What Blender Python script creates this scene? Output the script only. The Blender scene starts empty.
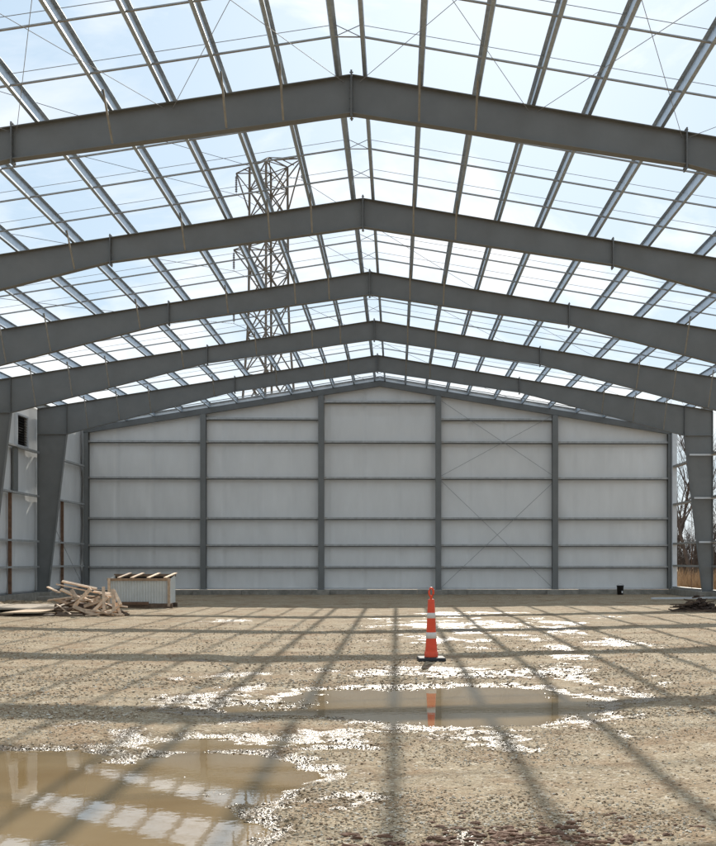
import bpy, math, random
import numpy as np
from mathutils import Vector, Matrix
R = math.radians
random.seed(7)
scene = bpy.context.scene
col = scene.collection

# ------------------------------------------------------------------ building numbers (metres)
RX = -0.80                    # ridge line
HALF = 14.15                  # half width, outside of columns
RIDGE = 10.26                 # top of rafters at the ridge
SL = 0.162                    # roof slope
FR = [13.59, 20.60, 27.61, 34.62, 41.63, 48.64]
YW = 55.65                    # end wall
PUR = [0.21, 1.20, 2.20, 3.20, 4.20, 5.50, 6.80, 8.12, 9.44, 10.75, 12.05, 13.30]
GIRT = [1.35, 2.40, 4.28, 6.10]
def rz(d): return RIDGE - SL*abs(d)

# ------------------------------------------------------------------ helpers
def tag(o, label=None, cat=None, group=None, kind=None):
    if label: o['label'] = label
    if cat: o['category'] = cat
    if group: o['group'] = group
    if kind: o['kind'] = kind
    return o
def thing(name, loc, label, cat, group=None):
    o = bpy.data.objects.new(name, None); col.objects.link(o)
    o.empty_display_size = 0.3
    o.location = loc
    return tag(o, label, cat, group)
def copy_tree(o, parent=None):
    c = o.copy(); col.objects.link(c)
    if parent: c.parent = parent
    for ch in list(o.children): copy_tree(ch, c)
    return c

class MB:
    def __init__(s): s.v = []; s.f = []; s.sm = []
    def add(s, vs, fs, smooth=False):
        b = len(s.v); s.v += [tuple(p) for p in vs]
        for f in fs: s.f.append(tuple(i+b for i in f)); s.sm.append(smooth)
        return s
    def box(s, x0, x1, y0, y1, z0, z1):
        vs = [(x, y, z) for z in (z0, z1) for y in (y0, y1) for x in (x0, x1)]
        return s.add(vs, [(0,2,3,1),(4,5,7,6),(0,1,5,4),(2,6,7,3),(0,4,6,2),(1,3,7,5)])
    def hexa(s, p):   # 8 points: bottom quad (ccw), top quad
        return s.add(p, [(3,2,1,0),(4,5,6,7),(0,1,5,4),(1,2,6,5),(2,3,7,6),(3,0,4,7)])
    def bar(s, a, b, w, h, up=(0,0,1), roll=0.0):
        a = Vector(a); b = Vector(b); d = (b-a).normalized(); u = Vector(up)
        if abs(d.dot(u)) > .99: u = Vector((0,1,0))
        sx = d.cross(u).normalized(); sy = sx.cross(d).normalized()
        if roll:
            q = Matrix.Rotation(roll, 3, d); sx = q@sx; sy = q@sy
        vs = []
        for p in (a, b):
            for i, j in ((-1,-1),(1,-1),(1,1),(-1,1)): vs.append(p + sx*(w/2*i) + sy*(h/2*j))
        return s.add(vs, [(0,1,2,3),(7,6,5,4),(0,4,5,1),(1,5,6,2),(2,6,7,3),(3,7,4,0)])
    def tube(s, pts, rad, n=6, cap=True, smooth=True):
        pts = [Vector(p) for p in pts]; m = len(pts)
        if not isinstance(rad, (list, tuple)): rad = [rad]*m
        vs = []
        for i, p in enumerate(pts):
            d = (pts[min(i+1, m-1)] - pts[max(i-1, 0)]).normalized()
            u = Vector((0,0,1)) if abs(d.z) < .9 else Vector((1,0,0))
            sx = d.cross(u).normalized(); sy = sx.cross(d)
            for k in range(n):
                t = 2*math.pi*k/n
                vs.append(p + sx*(math.cos(t)*rad[i]) + sy*(math.sin(t)*rad[i]))
        fs = [(i*n+k, i*n+(k+1)%n, (i+1)*n+(k+1)%n, (i+1)*n+k) for i in range(m-1) for k in range(n)]
        s.add(vs, fs, smooth)
        if cap:
            s.add(vs[:n], [tuple(range(n))[::-1]]); s.add(vs[-n:], [tuple(range(n))])
        return s
    def prism_y(s, poly, y0, y1):   # polygon in XZ extruded along Y
        n = len(poly)
        vs = [(x, y0, z) for x, z in poly] + [(x, y1, z) for x, z in poly]
        fs = [tuple(range(n)), tuple(range(2*n-1, n-1, -1))] + [(i, i+n, (i+1)%n+n, (i+1)%n) for i in range(n)]
        return s.add(vs, fs)
    def prism_x(s, poly, x0, x1):   # polygon in YZ extruded along X
        n = len(poly)
        vs = [(x0, y, z) for y, z in poly] + [(x1, y, z) for y, z in poly]
        fs = [tuple(range(n)), tuple(range(2*n-1, n-1, -1))] + [(i, i+n, (i+1)%n+n, (i+1)%n) for i in range(n)]
        return s.add(vs, fs)
    def lathe(s, prof, n=20, c=(0,0)):
        vs = [(c[0]+r*math.cos(2*math.pi*k/n), c[1]+r*math.sin(2*math.pi*k/n), z) for r, z in prof for k in range(n)]
        fs = [(i*n+k, i*n+(k+1)%n, (i+1)*n+(k+1)%n, (i+1)*n+k) for i in range(len(prof)-1) for k in range(n)]
        return s.add(vs, fs, True)
    def build(s, name, mat, parent=None, bevel=0, origin=(0,0,0)):
        me = bpy.data.meshes.new(name)
        ox, oy, oz = origin
        me.from_pydata([(a-ox, b-oy, c-oz) for a, b, c in s.v], [], s.f)
        me.polygons.foreach_set('use_smooth', s.sm)
        import bmesh
        bm = bmesh.new(); bm.from_mesh(me); bmesh.ops.recalc_face_normals(bm, faces=bm.faces); bm.to_mesh(me); bm.free()
        me.materials.append(mat); me.update()
        o = bpy.data.objects.new(name, me); col.objects.link(o)
        if parent: o.parent = parent
        else: o.location = origin
        if bevel:
            m = o.modifiers.new('bevel', 'BEVEL'); m.width = bevel; m.segments = 2; m.limit_method = 'ANGLE'
        return o

# ------------------------------------------------------------------ materials
def mat(name, base, rough=.6, metal=0.0, var=.12, scale=6.0, bump=0.0, bscale=40.0, spec=.5, stretch=(1,1,1), c2=None, obj_rand=0.0):
    m = bpy.data.materials.new(name); m.use_nodes = True
    nt = m.node_tree; N = nt.nodes; L = nt.links
    b = N['Principled BSDF']; b.inputs['Roughness'].default_value = rough; b.inputs['Metallic'].default_value = metal
    b.inputs['Specular IOR Level'].default_value = spec
    tc = N.new('ShaderNodeTexCoord'); mp = N.new('ShaderNodeMapping'); mp.inputs['Scale'].default_value = stretch
    L.new(tc.outputs['Object'], mp.inputs['Vector'])
    n = N.new('ShaderNodeTexNoise'); n.inputs['Scale'].default_value = scale; n.inputs['Detail'].default_value = 6
    n.inputs['Roughness'].default_value = .62
    L.new(mp.outputs[0], n.inputs['Vector'])
    r = N.new('ShaderNodeValToRGB')
    e = r.color_ramp.elements
    e[0].position = .3; e[1].position = .7
    a = [max(0, c*(1-var)) for c in base]; z = c2 if c2 else [min(1, c*(1+var)) for c in base]
    e[0].color = (*a, 1); e[1].color = (*z, 1)
    L.new(n.outputs['Fac'], r.inputs['Fac'])
    out = r.outputs['Color']
    if obj_rand:
        oi = N.new('ShaderNodeObjectInfo'); hs = N.new('ShaderNodeHueSaturation')
        ma = N.new('ShaderNodeMapRange'); ma.inputs[3].default_value = 1-obj_rand; ma.inputs[4].default_value = 1+obj_rand
        L.new(oi.outputs['Random'], ma.inputs[0]); L.new(ma.outputs[0], hs.inputs['Value'])
        L.new(out, hs.inputs['Color']); out = hs.outputs['Color']
    L.new(out, b.inputs['Base Color'])
    if bump:
        bn = N.new('ShaderNodeTexNoise'); bn.inputs['Scale'].default_value = bscale; bn.inputs['Detail'].default_value = 5
        L.new(mp.outputs[0], bn.inputs['Vector'])
        bp = N.new('ShaderNodeBump'); bp.inputs['Strength'].default_value = bump; bp.inputs['Distance'].default_value = .01
        L.new(bn.outputs['Fac'], bp.inputs['Height']); L.new(bp.outputs[0], b.inputs['Normal'])
    return m
M = {}
M['steel'] = mat('grey_primer', (.168,.172,.168), .48, 0, .1, 1.6, .05, 60)
M['steel_dark'] = mat('grey_primer_plate', (.13,.134,.132), .5, 0, .15, 2)
M['galv'] = mat('galvanized', (.47,.53,.59), .45, .8, .16, 9, .03, 70)
M['galv_dull'] = mat('galvanized_dull', (.36,.35,.33), .5, .6, .2, 7)
M['brace'] = mat('brace_steel', (.36,.345,.31), .55, .3, .2, 9)
M['rod'] = mat('rod_steel', (.34,.34,.34), .7, .1, .15, 5)
M['girt'] = mat('girt_steel', (.42,.425,.42), .5, .3, .2, 6)
M['vinyl'] = mat('white_vinyl', (.76,.755,.74), .36, 0, .05, 1.1, .12, 9, stretch=(1,1,.35))
M['vinyl_side'] = mat('white_vinyl_side', (.74,.74,.73), .38, 0, .06, 1.3, .15, 8, stretch=(1,1,.35))
M['concrete'] = mat('concrete', (.27,.25,.215), .85, 0, .3, 3.5, .5, 40)
M['wood'] = mat('weathered_wood', (.66,.48,.33), .75, 0, .3, 7, .3, 60, stretch=(1,1,1), obj_rand=.3)
M['wood_dark'] = mat('dark_wood', (.13,.085,.055), .8, 0, .35, 7, .3, 50, obj_rand=.3)
M['wood_grey'] = mat('grey_wood', (.33,.27,.20), .8, 0, .25, 5, .3, 50)
M['ply'] = mat('plywood', (.52,.38,.25), .7, 0, .2, 4, .15, 40)
M['post'] = mat('rusty_post', (.18,.10,.06), .8, 0, .35, 6, .2, 30)
M['corr'] = mat('corrugated_white', (.60,.61,.58), .45, 0, .1, 3, .05, 30)
M['black'] = mat('black_plastic', (.014,.014,.016), .45, 0, .2, 8)
M['dark'] = mat('opening_dark', (.008,.007,.007), .95, 0, .3, 10)
M['orange'] = mat('orange_plastic', (.75,.065,.012), .42, 0, .10, 14, .05, 50)
M['band'] = mat('reflective_band', (.66,.62,.56), .35, 0, .08, 20)
M['rubber'] = mat('black_rubber', (.022,.022,.024), .7, 0, .25, 14, .3, 60)
M['bark'] = mat('bark', (.085,.06,.045), .9, 0, .3, 4)
M['tower'] = mat('tower_steel', (.14,.115,.09), .6, .3, .2, .6)
M['wire'] = mat('wire', (.10,.10,.10), .5, .5, .1, 2)
M['insul'] = mat('insulator', (.05,.035,.03), .3, 0, .1, 4)
M['grass'] = mat('dry_grass', (.34,.22,.12), .9, 0, .35, 1.5)
M['clod'] = mat('clod', (.15,.075,.042), .85, 0, .4, 12, .5, 60)
M['sod'] = mat('sod', (.05,.03,.02), .9, 0, .5, 12, .5, 60)
M['wood_rail'] = mat('rail_wood', (.36,.23,.14), .8, 0, .3, 9, .2, 50)
M['whiteboard'] = mat('white_trim', (.62,.64,.66), .4, 0, .08, 4)
M['label_white'] = mat('paper_label', (.7,.7,.7), .5, 0, .05, 10)

# ------------------------------------------------------------------ value noise
def _h(ix, iy, seed):
    n = (ix.astype(np.int64)*374761393 + iy.astype(np.int64)*668265263 + seed*982451653) & 0x7fffffff
    n = ((n ^ (n >> 13))*1274126177) & 0x7fffffff
    n = n ^ (n >> 16)
    return (n & 0xffff)/65535.0
def vn(x, y, s, seed=0):
    x = x*s; y = y*s
    ix = np.floor(x); iy = np.floor(y); fx = x-ix; fy = y-iy
    fx = fx*fx*(3-2*fx); fy = fy*fy*(3-2*fy)
    a = _h(ix, iy, seed); b = _h(ix+1, iy, seed); c = _h(ix, iy+1, seed); d = _h(ix+1, iy+1, seed)
    return (a*(1-fx)+b*fx)*(1-fy) + (c*(1-fx)+d*fx)*fy
def fbm(x, y, s, o=4, seed=0):
    t = 0; w = .5; tot = 0
    for i in range(o):
        t = t + w*vn(x, y, s*2**i, seed+i*17); tot += w; w *= .55
    return t/tot
def sstep(a, b, t):
    t = np.clip((t-a)/(b-a), 0, 1); return t*t*(3-2*t)

# hollows that hold water (x, y, rx, ry, depth weight)
HOLLOW = [(0.5,13.5,2.0,2.0,1.1),(-1.2,8.7,.75,1.3,.9),(-.6,14.2,1.0,1.1,.9),(1.5,12.9,1.0,1.0,.9),(0.2,15.0,.9,.7,.7),(-1.15,13.1,1.0,.9,.85),
          (-2.6,8.0,1.55,2.3,1.05),(-1.7,7.0,1.0,1.8,.95),(-3.4,9.6,1.3,1.0,1.0),(-1.5,9.6,1.0,.85,.9),(-4.6,8.4,1.5,2.0,1.0),
          (-1.5,10.6,1.2,.55,.85),(-.52,10.2,.45,.28,.85),(-1.9,5.6,1.1,1.2,1.0)]
# damp patches (x, y, rx, ry)
DAMP = [(2.0,24.5,2.4,4.5),(0.3,30,1.6,4.0),(3.3,28,1.8,4),(3.0,20.5,1.1,3.2),(3.0,16.3,.75,2.2),(-2.5,15.9,1.0,2.2),(.8,17.0,2.6,1.3),
        (-3.3,11.1,1.4,.5),(-1.2,11.75,1.7,.8),(.9,10.75,1.5,.6),(2.7,14.0,.6,1.8),(-2.2,14.2,.7,1.4),(-.2,10.9,1.8,.8),(1.0,11.1,1.4,.6),(1.2,10.35,1.0,.7),(2.1,11.9,.6,.5),(-4.6,31.2,1.0,1.6),(5.5,33.5,1.1,1.3),(-1.9,12.4,1.3,1.2),(-2.9,11.6,1.3,.6),
        (.95,6.8,1.0,.5),(1.5,27,1.5,7),(4.2,23,1.0,2.5),(-.35,8.2,.35,1.0),(-2.7,10.9,1.0,.35),(2.8,35.5,3.0,2.0),(4.3,31,1.2,3.0),(-3.3,19.0,.5,.6)]
def terrain(x, y):
    n1 = fbm(x, y, .35, 3, 3) - .5
    n2 = fbm(x, y, 2.2, 3, 11) - .5
    n3 = fbm(x, y, 9.0, 3, 23) - .5
    n4 = vn(x, y, 38.0, 41) - .5
    hol = np.zeros_like(x)
    wob = (fbm(x, y, 1.1, 4, 57)-.5)*.75
    for cx, cy, rx, ry, k in HOLLOW:
        r = np.sqrt(((x-cx)/rx)**2 + ((y-cy)/ry)**2)
        hol = np.maximum(hol, k*(1-sstep(.55, 1.25, r+wob)))
    near = 1 - sstep(60, 120, np.hypot(x, y))
    h = near*(n1*.05 + n2*.035 + n3*.018 + n4*.008) + .018 - .062*hol
    damp = np.zeros_like(x)
    wb = (fbm(x, y, 1.6, 4, 91)-.5)
    for cx, cy, rx, ry in DAMP:
        r = np.sqrt(((x-cx)/rx)**2 + ((y-cy)/ry)**2)
        damp = np.maximum(damp, 1-sstep(.45, 1.1, r+wb*1.2))
    streak = fbm(x, y*1.0, 1.3, 4, 131)
    damp = damp*sstep(.40, .60, streak)
    shore = 1 - sstep(WL+.010, WL+.046, h - n3*.01 - n4*.008)
    shore = shore*sstep(.05,.3,hol)
    wet = np.clip(np.maximum(damp, shore), 0, 1)
    return h, wet
WL = -.020

def np_mesh(name, V, Q, mat, attrs, smooth=True, nper=4):
    me = bpy.data.meshes.new(name)
    nv = len(V); nf = len(Q)
    me.vertices.add(nv); me.vertices.foreach_set('co', V.astype(np.float32).ravel())
    me.loops.add(nf*nper); me.loops.foreach_set('vertex_index', Q.astype(np.int32).ravel())
    me.polygons.add(nf); me.polygons.foreach_set('loop_start', np.arange(0, nf*nper, nper, dtype=np.int32))
    me.polygons.foreach_set('loop_total', np.full(nf, nper, dtype=np.int32))
    me.polygons.foreach_set('use_smooth', np.full(nf, smooth, dtype=bool))
    for k, a in attrs.items():
        at = me.attributes.new(k, 'FLOAT', 'POINT'); at.data.foreach_set('value', a.astype(np.float32).ravel())
    me.update(); me.validate()
    me.materials.append(mat)
    o = bpy.data.objects.new(name, me); col.objects.link(o)
    return o

# ------------------------------------------------------------------ ground material (damp gravel / dry gravel)
def ground_mat(name, stone=False):
    m = bpy.data.materials.new(name); m.use_nodes = True
    nt = m.node_tree; N = nt.nodes; L = nt.links; b = N['Principled BSDF']
    tc = N.new('ShaderNodeTexCoord')
    def noise(s, d=4, r=.6):
        n = N.new('ShaderNodeTexNoise'); n.inputs['Scale'].default_value = s; n.inputs['Detail'].default_value = d; n.inputs['Roughness'].default_value = r
        L.new(tc.outputs['Object'], n.inputs['Vector']); return n
    def ramp(src, stops):
        r = N.new('ShaderNodeValToRGB'); e = r.color_ramp.elements
        while len(e) < len(stops): e.new(.5)
        for i, (p, c) in enumerate(stops): e[i].position = p; e[i].color = (*c, 1)
        L.new(src, r.inputs['Fac']); return r
    def mix(fac, a, c, mode='MIX'):
        x = N.new('ShaderNodeMix'); x.data_type = 'RGBA'; x.blend_type = mode
        if isinstance(fac, float): x.inputs[0].default_value = fac
        else: L.new(fac, x.inputs[0])
        L.new(a, x.inputs[6]); L.new(c, x.inputs[7]); return x.outputs[2]
    big = noise(.45, 5)
    base = ramp(big.outputs['Fac'], [(.3, (.27,.20,.125)), (.5, (.36,.285,.19)), (.7, (.40,.33,.23))])
    vor = N.new('ShaderNodeTexVoronoi'); vor.inputs['Scale'].default_value = 42; vor.inputs['Randomness'].default_value = 1
    L.new(tc.outputs['Object'], vor.inputs['Vector'])
    sep = N.new('ShaderNodeSeparateColor'); L.new(vor.outputs['Color'], sep.inputs[0])
    peb = ramp(sep.outputs[0], [(.0, (.16,.11,.07)), (.35, (.34,.265,.17)), (.7, (.43,.36,.255)), (.96, (.57,.51,.41))])
    fine = noise(70, 3, .7)
    finec = ramp(fine.outputs['Fac'], [(.32, (.5,.5,.5)), (.68, (1.25,1.22,1.18))])
    if stone:
        at = N.new('ShaderNodeAttribute'); at.attribute_name = 'tone'
        c = ramp(at.outputs['Fac'], [(.0, (.19,.12,.07)), (.35, (.37,.28,.18)), (.75, (.44,.37,.27)), (1., (.62,.57,.48))]).outputs[0]
    else:
        mid = noise(6, 4); mr = ramp(mid.outputs['Fac'], [(.35, (0,0,0)), (.62, (1,1,1))])
        c = mix(mr.outputs[0], base.outputs[0], peb.outputs[0])
        c = mix(.7, c, finec.outputs[0], 'MULTIPLY')
        mud = noise(1.2, 6, .68); mudr = ramp(mud.outputs['Fac'], [(.46, (1,1,1)), (.64, (.64,.46,.33))])
        c = mix(.6, c, mudr.outputs[0], 'MULTIPLY')
    wa = N.new('ShaderNodeAttribute'); wa.attribute_name = 'wet'
    pn = noise(26, 3, .6)
    pr = N.new('ShaderNodeMath'); pr.operation = 'ADD'; L.new(wa.outputs['Fac'], pr.inputs[0])
    sub = N.new('ShaderNodeMath'); sub.operation = 'MULTIPLY_ADD'; sub.inputs[1].default_value = 1.7; sub.inputs[2].default_value = -.85
    L.new(pn.outputs['Fac'], sub.inputs[0]); L.new(sub.outputs[0], pr.inputs[1])
    p2 = noise(5.5, 4, .6); s2 = N.new('ShaderNodeMath'); s2.operation = 'MULTIPLY_ADD'; s2.inputs[1].default_value = 2.8; s2.inputs[2].default_value = -1.4
    L.new(p2.outputs['Fac'], s2.inputs[0]); a2 = N.new('ShaderNodeMath'); a2.operation = 'ADD'; L.new(pr.outputs[0], a2.inputs[0]); L.new(s2.outputs[0], a2.inputs[1])
    wr = N.new('ShaderNodeMapRange'); wr.inputs[1].default_value = .62; wr.inputs[2].default_value = 1.0; L.new(a2.outputs[0], wr.inputs[0])
    wet = wr.outputs[0]
    dm = N.new('ShaderNodeMapRange'); dm.inputs[1].default_value = .1; dm.inputs[2].default_value = .8; L.new(wa.outputs['Fac'], dm.inputs[0]); damp = dm.outputs[0]
    dk = N.new('ShaderNodeRGB'); dk.outputs[0].default_value = (.60,.56,.50,1)
    c = mix(damp, c, mix(1.0, c, dk.outputs[0], 'MULTIPLY'))
    L.new(c, b.inputs['Base Color'])
    ro = N.new('ShaderNodeMapRange'); ro.inputs[3].default_value = .92; ro.inputs[4].default_value = .27; L.new(wet, ro.inputs[0]); L.new(ro.outputs[0], b.inputs['Roughness'])
    sp = N.new('ShaderNodeMapRange'); sp.inputs[3].default_value = .12; sp.inputs[4].default_value = .48; L.new(wet, sp.inputs[0]); L.new(sp.outputs[0], b.inputs['Specular IOR Level'])
    bn = noise(45, 4, .65)
    bp = N.new('ShaderNodeBump'); bp.inputs['Strength'].default_value = .55 if not stone else .25; bp.inputs['Distance'].default_value = .02
    if stone: hsrc = bn.outputs['Fac']
    else:
        ad = N.new('ShaderNodeMath'); ad.operation = 'MULTIPLY_ADD'; ad.inputs[1].default_value = -.8
        L.new(vor.outputs['Distance'], ad.inputs[0]); L.new(bn.outputs['Fac'], ad.inputs[2]); hsrc = ad.outputs[0]
    L.new(hsrc, bp.inputs['Height']); L.new(bp.outputs[0], b.inputs['Normal'])
    return m
M['ground'] = ground_mat('gravel_ground')
M['stones'] = ground_mat('gravel_stones', True)

ys = [4.2]
while ys[-1] < 58: ys.append(ys[-1] + max(.018, ys[-1]*.0031))
ys = np.array([-4000,-900,-250,-90,-40,-18,-8,-3,0,2,3.2] + ys + [59,61,64,70,80,95,120,160,240,400,800,1600,5000], float)
xs = np.concatenate([[-5000,-1500,-500,-200,-90,-50,-32,-24,-19], np.arange(-16.5,-5.2,.07), np.arange(-5.2,5.2,.026), np.arange(5.2,15.5,.07), [17,20,26,36,60,100,200,500,1500,5000]])
X, Y = np.meshgrid(xs, ys)
Hh, Wt = terrain(X, Y)
V = np.stack([X, Y, Hh], -1).reshape(-1, 3)
ny, nx = X.shape
I = np.arange(ny*nx).reshape(ny, nx)
Q = np.stack([I[:-1,:-1], I[:-1,1:], I[1:,1:], I[1:,:-1]], -1).reshape(-1, 4)
tag(np_mesh('ground', V, Q, M['ground'], {'wet': Wt.reshape(-1)}), 'tan gravel and dirt floor with damp patches and puddles', 'ground', kind='structure')

# water
def water_mat():
    m = bpy.data.materials.new('muddy_water'); m.use_nodes = True
    nt = m.node_tree; N = nt.nodes; L = nt.links; b = N['Principled BSDF']
    b.inputs['Roughness'].default_value = .02; b.inputs['IOR'].default_value = 1.5; b.inputs['Specular IOR Level'].default_value = .85
    tc = N.new('ShaderNodeTexCoord')
    n = N.new('ShaderNodeTexNoise'); n.inputs['Scale'].default_value = .9; n.inputs['Detail'].default_value = 4; L.new(tc.outputs['Object'], n.inputs['Vector'])
    r = N.new('ShaderNodeValToRGB'); e = r.color_ramp.elements; e[0].position = .3; e[1].position = .7
    e[0].color = (.255,.17,.08,1); e[1].color = (.32,.235,.13,1); L.new(n.outputs['Fac'], r.inputs['Fac']); L.new(r.outputs[0], b.inputs['Base Color'])
    w = N.new('ShaderNodeTexNoise'); w.inputs['Scale'].default_value = 9; w.inputs['Detail'].default_value = 3; L.new(tc.outputs['Object'], w.inputs['Vector'])
    bp = N.new('ShaderNodeBump'); bp.inputs['Strength'].default_value = .028; bp.inputs['Distance'].default_value = .01
    L.new(w.outputs['Fac'], bp.inputs['Height']); L.new(bp.outputs[0], b.inputs['Normal'])
    return m
M['water'] = water_mat()
for (x0, x1, y0, y1, lb) in ((-2.1,3.2,10.95,16.4,'shallow muddy puddle in front of the orange traffic cone'),
                             (-6.8,-.2,3.4,12.0,'large muddy puddle at lower left reflecting strips of bright sky')):
    o = MB().add([(x0,y0,0),(x1,y0,0),(x1,y1,0),(x0,y1,0)], [(0,1,2,3)]).build('puddle', M['water'], None, 0, (0,0,0))
    o.location = (0,0,WL-(.003 if y0 < 5 else 0)); tag(o, lb, 'puddle', kind='structure')

# loose stones
rng = np.random.default_rng(5)
def stones(n, y0, y1, r0, r1, hw):
    yy = 1/(1/y0 + rng.random(n)*(1/y1-1/y0))**1.0
    xx = (rng.random(n)*2-1)*(hw*yy+.4) + -.045*yy
    return xx, yy, r0 + (r1-r0)*rng.random(n)**2.6
parts = [stones(80000, 5.4, 13, .0035, .0115, .34), stones(40000, 12, 30, .007, .02, .34)]
sx = np.concatenate([p[0] for p in parts]); sy = np.concatenate([p[1] for p in parts]); sr = np.concatenate([p[2] for p in parts])
clump = fbm(sx, sy, .9, 3, 201)
keep = rng.random(len(sx)) < sstep(.3, .62, clump)*.9+.1
sx, sy, sr = sx[keep], sy[keep], sr[keep]
h, w = terrain(sx, sy)
keep = (h > WL-.006) | (rng.random(len(sx)) < .02)
sx, sy, sr, h, w = sx[keep], sy[keep], sr[keep], h[keep], w[keep]
ns = len(sx)
octv = np.array([(1,0,0),(-1,0,0),(0,1,0),(0,-1,0),(0,0,1),(0,0,-1),(.6,.6,.5),(-.6,.6,.5),(-.6,-.6,.5),(.6,-.6,.5)], float)
octf = np.array([(0,6,9),(2,7,6),(1,8,7),(3,9,8),(6,7,4),(7,8,4),(8,9,4),(9,6,4),(0,2,6),(2,1,7),(1,3,8),(3,0,9),(2,0,5),(1,2,5),(3,1,5),(0,3,5)])
jit = 1 + (rng.random((ns, 10, 3))-.5)*.7
sc3 = np.stack([.8+.7*rng.random(ns), .8+.7*rng.random(ns), .45+.4*rng.random(ns)], -1)
vv = octv[None]*jit*sc3[:,None,:]*sr[:,None,None]
an = rng.random(ns)*6.28; c_, s_ = np.cos(an)[:,None], np.sin(an)[:,None]
vx = vv[:,:,0]*c_-vv[:,:,1]*s_; vy = vv[:,:,0]*s_+vv[:,:,1]*c_
vv = np.stack([vx+sx[:,None], vy+sy[:,None], vv[:,:,2]+(h+sr*.22)[:,None]], -1).reshape(-1,3)
ff = (octf[None]+np.arange(ns)[:,None,None]*10).reshape(-1,3)
tone = np.repeat(rng.random(ns), 10); wv = np.repeat(w, 10)
tag(np_mesh('gravel', vv, ff, M['stones'], {'wet': wv, 'tone': tone}, False, 3), 'loose pebbles strewn over the dirt floor', 'gravel', kind='stuff')

# churned clods at the front
def rock(mb, c, rx, ry, rzz, seed, rot=0):
    r = random.Random(seed); n, m = 8, 5; vs = []
    for i in range(m+1):
        t = math.pi*i/m
        for k in range(n):
            p = 2*math.pi*k/n; q = .72+.5*r.random()
            x, y, z = math.sin(t)*math.cos(p)*rx*q, math.sin(t)*math.sin(p)*ry*q, math.cos(t)*rzz*q
            vs.append((c[0]+x*math.cos(rot)-y*math.sin(rot), c[1]+x*math.sin(rot)+y*math.cos(rot), c[2]+z))
    mb.add(vs, [(i*n+k, i*n+(k+1)%n, (i+1)*n+(k+1)%n, (i+1)*n+k) for i in range(m) for k in range(n)], False)
mb = MB(); rr = random.Random(3)
for i in range(260):
    x = rr.gauss(.62, .42); y = rr.gauss(6.7, .2)
    if i > 200: x = rr.uniform(.2, 2.4); y = rr.uniform(6.6, 7.6)
    s = rr.uniform(.009, .028)*(1 if i <= 200 else .7)
    hh = float(terrain(np.array([x]), np.array([y]))[0][0])
    rock(mb, (x, y, hh+.25*s), s*rr.uniform(1.2,2.6), s, s*.5, i, rr.uniform(-.4,.4))
tag(mb.build('mud_clods', M['clod']), 'dark reddish mud clods churned up at the front of the floor', 'mud clods', kind='stuff')

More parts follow.
